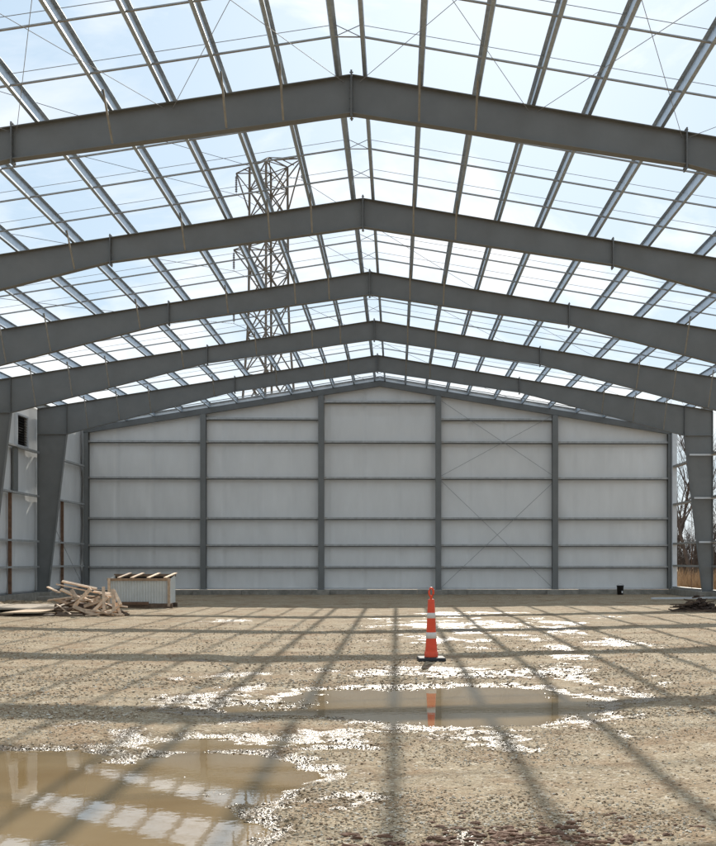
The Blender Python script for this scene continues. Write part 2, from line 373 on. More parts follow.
# ------------------------------------------------------------------ portal frames
FW = .20
def plate_line(mb, p0, p1, t, w):          # flange following a line in XZ
    mb.bar((p0[0],0,p0[1]), (p1[0],0,p1[1]), w, t, up=(0,0,1) if abs(p1[0]-p0[0]) > abs(p1[1]-p0[1]) else (1,0,0))
KI = 12.95; KZ = 6.92; SPX = 5.97
def make_frame():
    root = thing('portal_frame', (RX, FR[0], 0), '', 'steel frame', 'gabled steel frames')
    for s in (-1, 1):
        mb = MB()
        top = [(0, RIDGE), (s*HALF, rz(HALF))]
        bot = [(0, RIDGE-.68), (s*SPX, rz(SPX)-.57), (s*KI, KZ)]
        web = [(0, RIDGE-.012), (s*(HALF-.006), rz(HALF)-.012), (s*(HALF-.006), KZ+.01), (s*KI, KZ+.01), (s*SPX, rz(SPX)-.565), (0, RIDGE-.675)]
        mb.prism_y(web, -.006, .006)
        plate_line(mb, (s*.02, rz(.02)-.006), (s*HALF, rz(HALF)-.006), .014, FW)
        plate_line(mb, (s*.02, bot[0][1]), (s*(SPX-.015), bot[1][1]), .014, FW)
        plate_line(mb, (s*(SPX+.015), bot[1][1]), (s*KI, KZ), .014, FW)
        plate_line(mb, (s*HALF, KZ+.02), (s*HALF, rz(HALF)-.02), .014, FW)
        mb.box(min(s*KI, s*HALF), max(s*KI, s*HALF), -FW/2, FW/2, KZ-.012, KZ+.012)
        o = mb.build('rafter', M['steel'], root)
        # stiffener above the inner column flange
        st = MB()
        for q in (-1, 1): st.box(s*KI-.008, s*KI+.008, min(q*.007, q*.095), max(q*.007, q*.095), KZ+.02, rz(KI)-.02)
        st.build('stiffener', M['steel_dark'], o)
        # column
        mb = MB(); bi = 13.72
        web = [(s*KI, KZ-.016), (s*(HALF-.006), KZ-.016), (s*(HALF-.006), .36), (s*bi, .36)]
        mb.prism_y(web, -.006, .006)
        plate_line(mb, (s*HALF, .36), (s*HALF, KZ-.016), .014, FW)
        plate_line(mb, (s*KI, KZ-.016), (s*bi, .36), .016, FW)
        c = mb.build('column', M['steel'], root)
        MB().box(min(s*(bi-.05), s*(HALF+.05)), max(s*(bi-.05), s*(HALF+.05)), -.15, .15, .335, .36).build('base_plate', M['steel_dark'], c)
        # splice plates
        mb = MB(); dx = .013
        t = math.atan(SL)
        mb.hexa([(s*(SPX-dx), -.12, rz(SPX)-.66), (s*(SPX+dx), -.12, rz(SPX)-.66), (s*(SPX+dx), .12, rz(SPX)-.66), (s*(SPX-dx), .12, rz(SPX)-.66),
                 (s*(SPX-dx), -.12, rz(SPX)+.07), (s*(SPX+dx), -.12, rz(SPX)+.07), (s*(SPX+dx), .12, rz(SPX)+.07), (s*(SPX-dx), .12, rz(SPX)+.07)])
        for zz in (-.62, -.48, -.32, -.16, -.06, .04):
            for yy in (-.07, .07): mb.tube([(s*SPX-.03, yy, rz(SPX)+zz), (s*SPX+.03, yy, rz(SPX)+zz)], .011, 6)
        mb.build('splice_plate', M['steel_dark'], root)
    mb = MB(); mb.box(-.016, .016, -.115, .115, RIDGE-.75, RIDGE+.07)
    for zz in (-.73, -.6, -.42, -.24, -.08, .04):
        for yy in (-.07, .07): mb.tube([(-.033, yy, RIDGE+zz), (.033, yy, RIDGE+zz)], .011, 6)
    mb.build('splice_plate', M['steel_dark'], root)
    def bz(d):
        d = abs(d)
        if d < SPX: return RIDGE-.68 + (rz(SPX)-.57-RIDGE+.68)*d/SPX
        return rz(SPX)-.57 + (KZ-rz(SPX)+.57)*(d-SPX)/(KI-SPX)
    for s, lst in ((-1, [1.2,2.2,4.2,6.8,9.44,10.75,12.05]), (1, [1.2,2.2,9.44,10.75,12.05])):
        for d in lst:
            mb = MB()
            a = Vector((s*d, -.10, bz(d)+.02)); b = Vector((s*d, -.76, rz(d)+.10))
            mb.bar(a, b, .036, .005, up=(1,0,0), roll=math.pi/2); mb.bar(a+Vector((.016,0,0)), b+Vector((.016,0,0)), .005, .036, up=(1,0,0), roll=math.pi/2)
            mb.build('flange_brace', M['brace'], root)
    return root
fr0 = make_frame()
FL = ['grey gabled steel frame overhead, in front of the topmost rafters in the photo',
      'grey gabled steel frame nearest in view, its rafters topmost and its columns out of shot',
      'second grey gabled steel frame from the viewer, crossing the middle of the lattice tower',
      'third grey gabled steel frame from the viewer, middle one of the five in view',
      'fourth grey gabled steel frame from the viewer, its left haunch beside the louvre',
      'grey gabled steel frame farthest from the viewer, both tapered columns showing beside the end wall']
for i, y in enumerate(FR):
    o = fr0 if i == 0 else copy_tree(fr0)
    o.location = (RX, y, 0); o['label'] = FL[i]

# concrete piers under the columns that show
ORD = ['first','second','third','fourth','fifth','sixth','seventh','eighth','ninth','tenth','eleventh','twelfth']
pier0 = None
for i, y in enumerate(FR[3:]):
    for s in (-1, 1):
        lb = 'concrete pier under the %s column of the %s gabled steel frame' % ('left' if s < 0 else 'right', ['third','fourth','farthest'][i])
        if pier0 is None:
            pier0 = MB().box(-.42,.42,-.36,.36,-.2,.335).build('concrete_pier', M['concrete'], None, .02); o = pier0
        else: o = copy_tree(pier0)
        o.location = (RX+s*13.95, y, 0); tag(o, lb, 'pier', 'concrete piers under the frames')

# ------------------------------------------------------------------ purlins
def zee(mb, s, d, y0, y1, H=.25, W=.062, t=.006):
    ca = 1/math.hypot(1, SL); sa = SL*ca
    p = [(0,0),(W,0),(W+.012,.022),(W+.006,.024),(W-.003,t),(t,t),(t,H),(-W,H),(-W,H-t),(0,H-t)]
    q = []
    for u, w in p:
        q.append((s*(d + u*ca + w*sa), rz(d) + .004 - u*sa + w*ca))
    mb.prism_y([(RX+x, z) for x, z in q], y0, y1)
for s in (-1, 1):
    side = 'left' if s < 0 else 'right'
    for k, d in enumerate(PUR):
        mb = MB(); zee(mb, s, d, FR[0]-.8, YW+.16)
        o = mb.build('roof_purlin', M['galv'], None, 0, (RX+s*d, FR[0]-.8, rz(d)))
        tag(o, ('galvanized roof purlin running lengthwise, %s %s of the ridge' % (ORD[k], side)) if k else 'galvanized roof purlin immediately %s of the ridge line' % side,
            'purlin', 'roof purlins')
    mb = MB()
    d = HALF-.02
    x = RX+s*d
    mb.prism_y([(x, rz(d)+.01), (x+s*.03, rz(d)+.01), (x+s*.03, rz(d)+.27), (x-s*.1, rz(d)+.29), (x-s*.1, rz(d)+.265), (x, rz(d)+.25)], FR[0]-.8, YW+.16)
    tag(mb.build('eave_strut', M['galv_dull'], None, 0, (x, FR[0]-.8, rz(d))), 'galvanized eave strut along the %s edge of the roof' % side, 'eave strut', 'eave struts')

# ------------------------------------------------------------------ bridging lines across the purlins
def make_bridging():
    t = thing('bridging_line', (RX, 0, 0), '', 'bridging', 'bridging lines across the roof')
    mb = MB(); mr = MB(); mx = MB()
    for s in (-1, 1):
        a = (s*.21, 0, rz(.21)+.035); b = (s*13.3, 0, rz(13.3)+.035)
        mb.bar(a, b, .042, .006); mb.bar((a[0], .02, a[2]+.018), (b[0], .02, b[2]+.018), .006, .04)
        mr.tube([(s*.21, 0, rz(.21)+.235), (s*13.3, 0, rz(13.3)+.235)], .006, 5)
        mx.tube([(-s*.21, 0, rz(.21)+.04), (s*.21, 0, rz(.21)+.235)], .008, 5)
    mb.bar((-.21, 0, rz(.21)+.035), (.21, 0, rz(.21)+.035), .042, .006)
    mb.build('lower_angle', M['galv_dull'], t); mr.build('upper_rod', M['rod'], t); mx.build('ridge_cross', M['rod'], t)
    return t
br0 = make_bridging(); first = True
BAY = ['overhead before the nearest frame in view','between the nearest and second frames','between the second and third frames','between the third and fourth frames','between the fourth and farthest frames','between the farthest frame and the end wall']
for i, y in enumerate(FR):
    for j, fct in enumerate((.27, .52, .78)):
        o = br0 if first else copy_tree(br0); first = False
        o.location = (RX, y+7.01*fct, 0)
        o['label'] = 'thin steel bridging line %s, %s' % (BAY[i], ['nearer one','middle one','farther one'][j])

# ------------------------------------------------------------------ diagonal brace rods in the bay before the nearest frame
for s in (-1, 1):
    side = 'left' if s < 0 else 'right'
    for k, (a, b) in enumerate(((.15, 3.15), (3.3, 5.9), (6.0, 9.4))):
        for q in (0, 1):
            p0, p1 = (a, b) if q == 0 else (b, a)
            A = (RX+s*p0, FR[0]+.05, rz(p0)-.08); B = (RX+s*p1, FR[1]-.02, rz(p1)-.08)
            o = MB().tube([A, B], .0055, 5).build('brace_rod', M['rod'], None, 0, A)
            tag(o, 'thin diagonal brace rod, %s roof panel %s of ridge, meeting nearest frame %s' % (['first','second','third'][k], side, 'farther out' if q == 0 else 'nearer the ridge'),
                'brace rod', 'roof brace rods')

# ------------------------------------------------------------------ end wall
EW = thing('end_wall', (RX, YW, 0), 'gabled end wall of white insulated sheets with horizontal girts and grey columns', 'wall')
BAYW = 5.62
COLX = [-14.05, -8.43, -2.81, 2.81, 8.43, 14.05]
def girts_for(i):
    g = [1.30, 2.34, 3.63, 5.56, 7.29]
    if i in (1, 3): g = g + [8.39]
    if i == 2: g = g + [9.21]
    return g
xs_ = np.arange(-14.3, 14.301, .1)
zs_ = np.concatenate([np.linspace(0, 1, 96)])
Vp = []; rp = np.random.default_rng(9)
gl = np.array([.27,1.30,2.34,3.63,5.56,7.29,8.6,10.6])
amp = rp.random((20, 10))
for zt in zs_:
    for x in xs_:
        top = rz(x)+.16; z = .27 + (top-.27)*zt
        st = int((x+14.3)//1.69); u = ((x+14.3) % 1.69)/1.69
        gi = max(0, min(6, int(np.searchsorted(gl, z)-1))); v = (z-gl[gi])/(gl[gi+1]-gl[gi])
        bulge = .035*(.35+amp[st % 20, gi])*math.sin(math.pi*min(max(v,0),1))**.7*(math.sin(math.pi*u)**.45)
        seam = .03*math.exp(-(min(u, 1-u)*1.69/.05)**2)
        y = .15 - bulge*.8 + seam + .004*math.sin(9*x+3*z)+.003*math.sin(23*x-2*z)
        Vp.append((x, y, z))
nxp = len(xs_); Ip = np.arange(len(Vp)).reshape(len(zs_), nxp)
Qp = np.stack([Ip[:-1,:-1], Ip[:-1,1:], Ip[1:,1:], Ip[1:,:-1]], -1).reshape(-1,4)
o = np_mesh('wall_sheet', np.array(Vp), Qp, M['vinyl'], {}, True); o.parent = EW
so = o.modifiers.new('thick', 'SOLIDIFY'); so.thickness = .05; so.offset = -1 if False else 1
so.offset = -1
for i in range(5):
    x0, x1 = COLX[i]+.15, COLX[i+1]-.15
    for z in girts_for(i):
        mb = MB()
        mb.prism_x([(.09,z),(-.10,z),(-.10,z+.085),(-.088,z+.085),(-.088,z+.012),(.09,z+.012)], x0, x1)
        g = mb.build('girt', M['girt'], EW)
        MB().prism_x([(.05,z-.042),(-.055,z-.042),(-.075,z-.02),(-.075,z-.003),(.05,z-.003)], x0, x1).build('girt_shade_strip', M['steel_dark'], g)  # added dark strip standing in for the shade line under the girt
        MB().box(x0-.012+(x1-x0)*.0, x0+.1, -.13, -.103, z-.02, z+.085).build('girt_clip', M['galv_dull'], EW)
for x in COLX[1:-1]:
    mb = MB(); zt = rz(x)-.27
    mb.box(x-.135, x+.135, -.20, -.182, .27, zt); mb.box(x-.135, x+.135, .085, .10, .27, zt); mb.box(x-.006, x+.006, -.18, .083, .27, zt)
    c = mb.build('wall_column', M['steel'], EW)
    MB().box(x-.17, x+.17, -.23, .12, .255, .272).build('base_plate', M['steel_dark'], c)
for s in (-1, 1):
    x = s*13.98; zt = rz(13.98)-.25
    mb = MB(); mb.box(x-.1, x+.1, -.2, -.183, .27, zt); mb.box(x-.1, x+.1, .085, .1, .27, zt); mb.box(x-.006, x+.006, -.18, .083, .27, zt)
    mb.build('corner_post', M['steel'], EW)
    mb = MB(); ca = .26
    for yy in (-.21,):
        mb.hexa([(0,-.20,RIDGE-ca),(s*14.1,-.20,rz(14.1)-ca),(s*14.1,-.185,rz(14.1)-ca),(0,-.185,RIDGE-ca),
                 (0,-.20,RIDGE),(s*14.1,-.20,rz(14.1)),(s*14.1,-.185,rz(14.1)),(0,-.185,RIDGE)])
    mb.bar((0,-.1,RIDGE-ca-.006),(s*14.1,-.1,rz(14.1)-ca-.006), .2, .012); mb.bar((0,-.1,RIDGE-.006),(s*14.1,-.1,rz(14.1)-.006), .2, .012)
    mb.build('end_rafter', M['steel_dark'], EW)
    mb = MB(); mb.bar((0,.13,RIDGE+.24),(s*14.35,.13,rz(14.35)+.24), .16, .02); mb.bar((0,.22,RIDGE+.17),(s*14.35,.22,rz(14.35)+.17), .015, .14)
    mb.build('rake_trim', M['whiteboard'], EW)
for a, b in (((2.95,.35),(8.28,5.35)), ((2.95,5.45),(8.28,.35)), ((2.95,5.7),(8.28,8.6)), ((2.95,9.3),(8.28,5.75))):
    MB().tube([(a[0],-.13,a[1]),(b[0],-.13,b[1])], .011, 5).build('brace_cable', M['rod'], EW)
mb = MB(); rb = random.Random(4)
x = -14.4
while x < 14.3:
    w = rb.choice([1.2,1.8,2.4,3.0]); x1 = min(14.4, x+w)
    mb.box(x, x1-.012, -.16-rb.random()*.05, .3, -.2, .235+rb.random()*.02); x = x1
mb.build('foundation', M['concrete'], EW, .012)
mb = MB(); mb.box(-14.3, 14.3, .02, .14, .262, .29); mb.build('base_channel', M['whiteboard'], EW)
for x in COLX[1:-1]:
    MB().box(x-.42, x+.42, -.5, -.21, -.2, .25).build('column_pad', M['concrete'], EW, .02)

# ------------------------------------------------------------------ left side wall (sheeted)
LX = RX-HALF
LW = thing('left_side_wall', (LX, FR[3], 0), 'left side wall of white insulated sheets with girts, timber posts and a dark louvre', 'wall')
Y0, Y1 = -7.0, YW-FR[3]
ly = np.arange(Y0, Y1+.25, .1); lz = np.linspace(.35, 8.05, 90)
amp2 = rp.random((40, 10)); gl2 = np.array([.35,1.35,2.40,4.28,6.10,8.2])
lou = (46.1-FR[3], 47.45-FR[3], 6.2, 7.45)
Vl = []
for z in lz:
    for y in ly:
        st = int((y+20)//1.75); u = ((y+20) % 1.75)/1.75
        gi = max(0, min(4, int(np.searchsorted(gl2, z)-1))); v = (z-gl2[gi])/(gl2[gi+1]-gl2[gi])
        bu = .04*(.3+amp2[st, gi])*max(0, math.sin(math.pi*v))**.7*math.sin(math.pi*u)**.5
        Vl.append((-.14+bu, y, z))
Il = np.arange(len(Vl)).reshape(len(lz), len(ly))
Ql = np.stack([Il[:-1,:-1], Il[:-1,1:], Il[1:,1:], Il[1:,:-1]], -1).reshape(-1,4)
cc = np.array(Vl)[Ql].mean(1)
hole = (cc[:,1] > lou[0]) & (cc[:,1] < lou[1]) & (cc[:,2] > lou[2]) & (cc[:,2] < lou[3])
o = np_mesh('wall_sheet', np.array(Vl), Ql[~hole], M['vinyl_side'], {}, True); o.parent = LW
so = o.modifiers.new('thick', 'SOLIDIFY'); so.thickness = .05; so.offset = -1
for (a, b) in ((Y0, -.12), (.12, 6.89), (7.13, 13.9), (14.14, Y1-.15)):
    for z in GIRT:
        mb = MB(); mb.prism_y([(-.10,z),(.10,z),(.10,z+.075),(.088,z+.075),(.088,z+.012),(-.10,z+.012)], a, b)
        mb.build('girt', M['girt'], LW)
    ym = (a+b)/2
    MB().box(-.06,.06,ym-.05,ym+.05,.3,4.27).build('timber_post', M['post'], LW)
t = MB()
a, b, c, d = lou
for q in range(12):
    z = c+.05+q*(d-c-.1)/11
    t.hexa([(-.16,a+.05,z),(-.16,b-.05,z),(-.06,b-.05,z-.05),(-.06,a+.05,z-.05),(-.16,a+.05,z+.012),(-.16,b-.05,z+.012),(-.06,b-.05,z-.038),(-.06,a+.05,z-.038)])
t.box(-.26,-.165,a-.1,b+.1,c-.1,d+.1)  # dark plate added behind the slats to keep backlight from leaking through
lo = t.build('louvre', M['dark'], LW)
t = MB(); t.box(-.17,-.02,a-.03,a+.05,c-.03,d+.03); t.box(-.17,-.02,b-.05,b+.03,c-.03,d+.03); t.box(-.17,-.02,a+.05,b-.05,d-.04,d+.03); t.box(-.17,-.02,a+.05,b-.05,c-.03,c+.04)
t.build('louvre_frame', M['whiteboard'], lo)
MB().box(-.05,.02,lou[0]-.55,lou[0]-.05,4.38,6.08).build('jamb', M['steel'], LW)
MB().tube([(.05, 14.3, 4.2),(.05, Y1-.4, .5)], .011, 5).build('brace_cable', M['rod'], LW)
MB().box(-.25,.2,Y0,Y1,-.2,.33).build('foundation', M['concrete'], LW, .015)
MB().box(-.14,.12,Y0,Y1,.332,.35).build('base_channel', M['steel_dark'], LW)

# ------------------------------------------------------------------ right side (open framing)
RXW = RX+HALF
RW = thing('open_side_framing', (RXW, FR[3], 0), 'open right side wall framing of bare girts with trees seen through', 'wall framing')
for (a, b) in ((Y0, -.12), (.12, 6.89), (7.13, 13.9), (14.14, Y1-.15)):
    for z in GIRT:
        mb = MB(); mb.prism_y([(.10,z),(-.10,z),(-.10,z+.09),(-.088,z+.09),(-.088,z+.012),(.10,z+.012)], a, b)
        mb.build('girt', M['galv_dull'], RW)
    ym = (a+b)/2
    MB().tube([(0,ym,.35),(0,ym,6.1)], .012, 6).build('sag_rod', M['post'], RW)
MB().box(-.2,.25,Y0,Y1,-.2,.30).build('foundation', M['concrete'], RW, .015)
MB().box(-.11,.12,Y0,Y1,.302,.40).build('base_channel', M['galv_dull'], RW)
mb = MB(); mb.box(-.12,.1,Y1-.42,Y1-.24,.30,7.75); mb.build('corner_jamb', M['whiteboard'], RW)
rail0 = None
for z, w in ((6.1,'topmost'),(4.28,'middle'),(2.42,'lowest')):
    if rail0 is None: rail0 = MB().box(-.95,1.6,-.045,.0,-.035,.035).build('side_rail', M['whiteboard']); o = rail0
    else: o = copy_tree(rail0)
    o.location = (RXW-.06-(6.1-z)*-.11, FR[5]-.105, z)
    tag(o, 'pale steel rail bolted across the farthest right column, %s of three' % w, 'rail', 'rails on the right column')

# ------------------------------------------------------------------ traffic cone (tall channelizer)
CX, CY = .57, 19.0
ch = float(terrain(np.array([CX]), np.array([CY]))[0][0])
cone = thing('traffic_cone', (CX, CY, ch+.005), 'tall slim orange traffic cone with two pale bands on a black rubber base', 'traffic cone')
def cr(z): return .098 - .043*(z-.06)/.94
mb = MB()
mb.lathe([(.112,.058),(.112,.13),(.100,.15)], 24)
mb.lathe([(.100,.15),(cr(.36),.355)], 24); mb.lathe([(cr(.36),.355),(cr(.46),.46),(cr(.69),.69),(cr(.78),.78),(.055,.985),(.05,1.0),(.03,1.005)], 24)
body = mb.build('cone_body', M['orange'], cone)
for a, b in ((.36,.46),(.69,.78)):
    MB().lathe([(cr(a),a),(cr(a)+.004,a+.002),(cr(b)+.004,b-.002),(cr(b),b)], 24).build('reflective_band', M['band'], cone)
mb = MB(); mb.tube([(0,0,.99),(0,0,1.05)], .022, 10)
mb.tube([(0+.036*math.sin(t), 0, 1.115-.068*math.cos(t)) for t in [2*math.pi*k/18 for k in range(19)]], .017, 8, False)
mb.build('handle', M['orange'], cone)
mb = MB(); mb.hexa([(-.225,-.225,0),(.225,-.225,0),(.225,.225,0),(-.225,.225,0),(-.215,-.215,.055),(.215,-.215,.055),(.215,.215,.055),(-.215,.215,.055)])
mb.build('rubber_base', M['rubber'], cone, .012)
cone.rotation_euler = (0, 0, R(4))

# ------------------------------------------------------------------ crate
ct = thing('lean_to_crate', (-8.92, 40.35, 0), 'white corrugated open-topped crate with wood rails in front of the end wall', 'crate')
hw = 1.05; dp = .95; hf = 1.03; hr = 1.17
mb = MB(); n = 22; pts = []
for k in range(n*4+1):
    x = -hw + 2*hw*k/(n*4); ph = k % 4
    pts.append((x, [0,.0,-.022,-.022][ph]))
vs = [(x, y, .16) for x, y in pts] + [(x, y, hf-.03) for x, y in pts]
m_ = len(pts); mb.add(vs, [(i, i+1, i+1+m_, i+m_) for i in range(m_-1)])
fp = mb.build('front_panel', M['corr'], ct)
mb = MB(); vs = [(hw+ (0 if k % 2 else .02), dp*k/16, .16) for k in range(17)] + [(hw+(0 if k % 2 else .02), dp*k/16, hf-.03+(hr-hf)*k/16) for k in range(17)]
mb.add(vs, [(i, i+1, i+18, i+17) for i in range(16)]); mb.build('side_panel', M['corr'], ct)
mb = MB(); vs = [(-hw, dp*k/16, .16) for k in range(17)] + [(-hw, dp*k/16, hf-.03+(hr-hf)*k/16) for k in range(17)]
mb.add(vs, [(i, i+1, i+18, i+17) for i in range(16)]); mb.build('side_panel', M['corr'], ct)
MB().box(-hw, hw, dp, dp+.02, .16, hr-.03).build('back_panel', M['dark'], ct)  # near-black colour paints in the shade inside the crate
MB().box(-hw, hw, 0.01, dp, .15, .17).build('crate_floor', M['wood_dark'], ct)
mb = MB(); mb.box(-hw-.04, hw+.04, -.07, -.024, hf-.08, hf); mb.build('top_rail', M['wood_rail'], ct)
mb = MB(); mb.box(-hw-.04, hw+.04, dp-.03, dp-.002, hr-.09, hr); mb.build('top_rail', M['wood_dark'], ct)
for x in (-hw-.02, hw-.06): MB().box(x, x+.09, -.075 if x > 0 else -.072, -.03, .05, hf+.01).build('corner_post', M['wood'], ct)
for i, x in enumerate((-.6, -.15, .42, 1.0)):
    MB().bar((x-.1, -.05, hf+.02), (x+.08, dp+.02, hr+.03), .11, .03).build('top_slat', M['wood'], ct)
for y0 in (-.02, dp-.1): MB().box(-hw+.02, hw+.1, y0, y0+.1, .0, .15).build('skid', M['wood_dark'], ct)
MB().box(-.8, .35, -.12, -.08, .12, .22).build('loose_batten', M['post'], ct)

# ------------------------------------------------------------------ lumber heap
def zc(zx, zy): return (zx/5.5-396.5)/33.6, 1.663+(560-570-zy/5.5)/33.6
boards = [  # endpoints measured in heap coordinates, depth, width, thickness, material
 (330,62,522,104,34.9,.09,.04,'wood'),(310,78,505,122,34.75,.09,.04,'wood'),(258,93,342,122,34.6,.09,.03,'wood'),(340,105,475,160,34.5,.10,.04,'wood'),
 (520,100,425,195,34.3,.11,.04,'wood'),(425,195,518,236,34.25,.11,.04,'wood'),(515,238,612,146,34.28,.09,.04,'wood'),(478,198,605,155,34.4,.09,.04,'wood'),
 (580,92,596,222,34.3,.09,.09,'wood'),(635,104,656,226,34.2,.09,.09,'wood'),(640,112,690,186,34.22,.09,.05,'wood'),(655,180,692,250,34.18,.08,.04,'wood'),
 (530,148,574,206,34.45,.09,.04,'wood'),(500,225,566,250,34.15,.09,.04,'wood'),(420,205,708,262,34.2,.10,.05,'wood'),(588,222,642,262,34.1,.08,.05,'wood'),
 (398,108,446,160,34.45,.11,.04,'wood'),(510,278,634,228,34.0,.08,.04,'wood'),(690,186,632,232,34.1,.08,.04,'wood'),(500,120,600,132,34.9,.1,.04,'wood'),
 (545,130,640,150,34.7,.09,.04,'wood'),(450,150,520,180,34.7,.09,.04,'wood'),(560,170,640,215,34.6,.09,.04,'wood'),
 (300,195,425,145,34.7,.14,.04,'wood_dark'),(305,215,435,165,34.6,.14,.04,'wood_dark'),(318,228,425,205,34.4,.14,.04,'wood_dark'),(345,238,505,252,34.3,.14,.05,'wood_dark'),
 (340,252,480,272,34.15,.12,.05,'wood_dark'),(360,190,520,215,34.8,.16,.05,'wood_dark'),(440,215,600,245,34.6,.16,.05,'wood_dark'),(330,160,480,200,35.0,.15,.05,'wood_dark'),
 (400,140,560,215,35.1,.15,.05,'wood_dark'),(480,255,640,262,34.5,.14,.05,'wood_dark'),(600,190,700,255,34.6,.12,.05,'wood_dark'),(690,252,725,262,34.3,.15,.07,'wood_dark'),
 (100,262,330,272,34.2,.2,.05,'wood_dark'),(10,262,180,270,34.35,.2,.04,'wood_dark')]
rq = random.Random(5)
for q in range(26):
    u = rq.uniform(340, 640); v = rq.uniform(125+abs(u-480)*.2, 240); an = rq.uniform(-.5, 1.1); ln = rq.uniform(35, 75)
    boards.append((u-ln*math.cos(an), v-ln*math.sin(an)*.6, u+ln*math.cos(an), v+ln*math.sin(an)*.6, rq.uniform(34.3,35.1), rq.uniform(.05,.08), .03, 'wood_dark' if q % 4 == 0 else 'wood'))
rb = random.Random(12)
for bi_, (a, b, c, d, y, w, t, mk) in enumerate(boards):
    x0, z0 = zc(a, b); x1, z1 = zc(c, d); z0 = max(z0, .05); z1 = max(z1, .05)
    dy = rb.uniform(-.35, .35)
    A = Vector((x0, y-dy*.5, z0)); B = Vector((x1, y+dy*.5, z1)); C = (A+B)/2
    o = MB().bar(A, B, w, t, up=(0,-.9,.45) if bi_ in (4,5,6,7,13) else (0,-.3,.95), roll=0 if bi_ in (4,5,6,7,13) else rb.uniform(-.5,.5)).build('board', M[mk], None, .004, tuple(C))
    if mk == 'wood': tag(o, 'pale weathered board in the tangled scrap lumber heap beside the crate', 'board', 'pale boards in the scrap lumber heap')
    else: tag(o, 'dark brown board low in the scrap lumber heap beside the crate', 'board', 'dark boards in the scrap lumber heap')
mb = MB(); mb.hexa([(-11.45,33.85,.12),(-10.35,34.0,.14),(-10.0,36.3,.2),(-10.9,36.4,.2),(-11.45,33.85,.14),(-10.35,34.0,.16),(-10.0,36.3,.22),(-10.9,36.4,.22)])
tag(mb.build('plywood_sheet', M['ply'], None, 0, (-10.7,35.1,.14)), 'pale tan plywood sheet lying at left of the lumber heap', 'plywood sheet')
mb = MB(); mb.hexa([(-13.2,36.6,.10),(-10.6,36.8,.10),(-11.2,39.4,.16),(-14.0,39.2,.16),(-13.2,36.6,.13),(-10.6,36.8,.13),(-11.2,39.4,.19),(-14.0,39.2,.19)])
tag(mb.build('plywood_sheet', M['wood_grey'], None, 0, (-12.2,38,.12)), 'greyish weathered sheet lying behind the pale plywood sheet', 'plywood sheet')
mb = MB(); mb.box(-.42,.42,-.3,.3,0,.22)
o = mb.build('concrete_block', M['concrete'], None, .02, (0,0,0)); o.location = (-13.9, 46.6, 0); o.rotation_euler = (0,0,.15)
tag(o, 'low grey concrete block on the ground at the foot of the left far column', 'concrete block')
mb = MB(); rk = random.Random(77)
for k in range(60):
    x = rk.uniform(-15.0,-11.0); y = 43+rk.uniform(-1.2,1.2); s = rk.uniform(.1,.3)
    rock(mb, (x, y, .0), s*2.0, s*1.2, s*.55, 500+k, rk.uniform(0,3))
tag(mb.build('soil_berm', M['ground']), 'low ridge of loose soil along the foot of the left wall', 'soil', kind='stuff')

# ------------------------------------------------------------------ dark heap, pipe and bin on the right
hp = thing('scrap_heap', (9.65, 36.9, 0), 'dark brown heap of sod and scraps on the gravel at the right edge', 'heap')
mb = MB(); rk = random.Random(31)
for k in range(130):
    a = rk.uniform(0, 6.28); q = rk.random()**.6*.72; x = q*math.cos(a)*1.0; y = q*math.sin(a)*.55
    z = max(0, .62*(1-q/.72))*rk.random()
    rock(mb, (x, y, z), rk.uniform(.05,.15), rk.uniform(.05,.12), rk.uniform(.03,.08), 900+k, rk.uniform(0,3))
mb.build('sod_lumps', M['sod'], hp)
mb = MB()
for k in range(26):
    x = rk.uniform(-.8,.8); y = rk.uniform(-.4,.4); z = max(.04, .56-abs(x)*.62)*rk.uniform(.5,1.0); an = rk.uniform(-.9,.9); ln = rk.uniform(.12,.34)
    mb.bar((x-ln*math.cos(an), y, z-ln*.5*math.sin(an)), (x+ln*math.cos(an), y+rk.uniform(-.3,.3), z+ln*.5*math.sin(an)), .06, .035)
mb.build('wood_scraps', M['wood_dark'], hp)
MB().bar((-.95,-.45,.05),(.75,-.5,.06), .12, .07).build('wood_plank', M['wood_dark'], hp)
tag(MB().bar((10.45,47.3,.09),(13.25,47.2,.12), .14, .07).build('trim_board', M['whiteboard'], None, .005, (11.8,47.25,.08)), 'long white trim piece lying on the gravel behind the dark heap', 'trim board')
bn = thing('bin', (10.62, 54.75, .0), 'small black bin standing against the base of the end wall', 'bin')
MB().lathe([(.0,.0),(.14,.0),(.165,.42),(.18,.43),(.18,.46),(.15,.46),(.13,.05),(0,.05)], 20).build('bin_body', M['black'], bn)
MB().tube([(-.17,-.03,.40),(-.12,-.06,.50),(0,-.07,.54),(.12,-.06,.50),(.17,-.03,.40)], .007, 6).build('handle', M['rod'], bn)
mb = MB(); mb.add([(.03,-.172,.10),(.10,-.148,.10),(.105,-.152,.20),(.032,-.177,.20)], [(0,1,2,3)]); mb.build('paper_label', M['label_white'], bn)

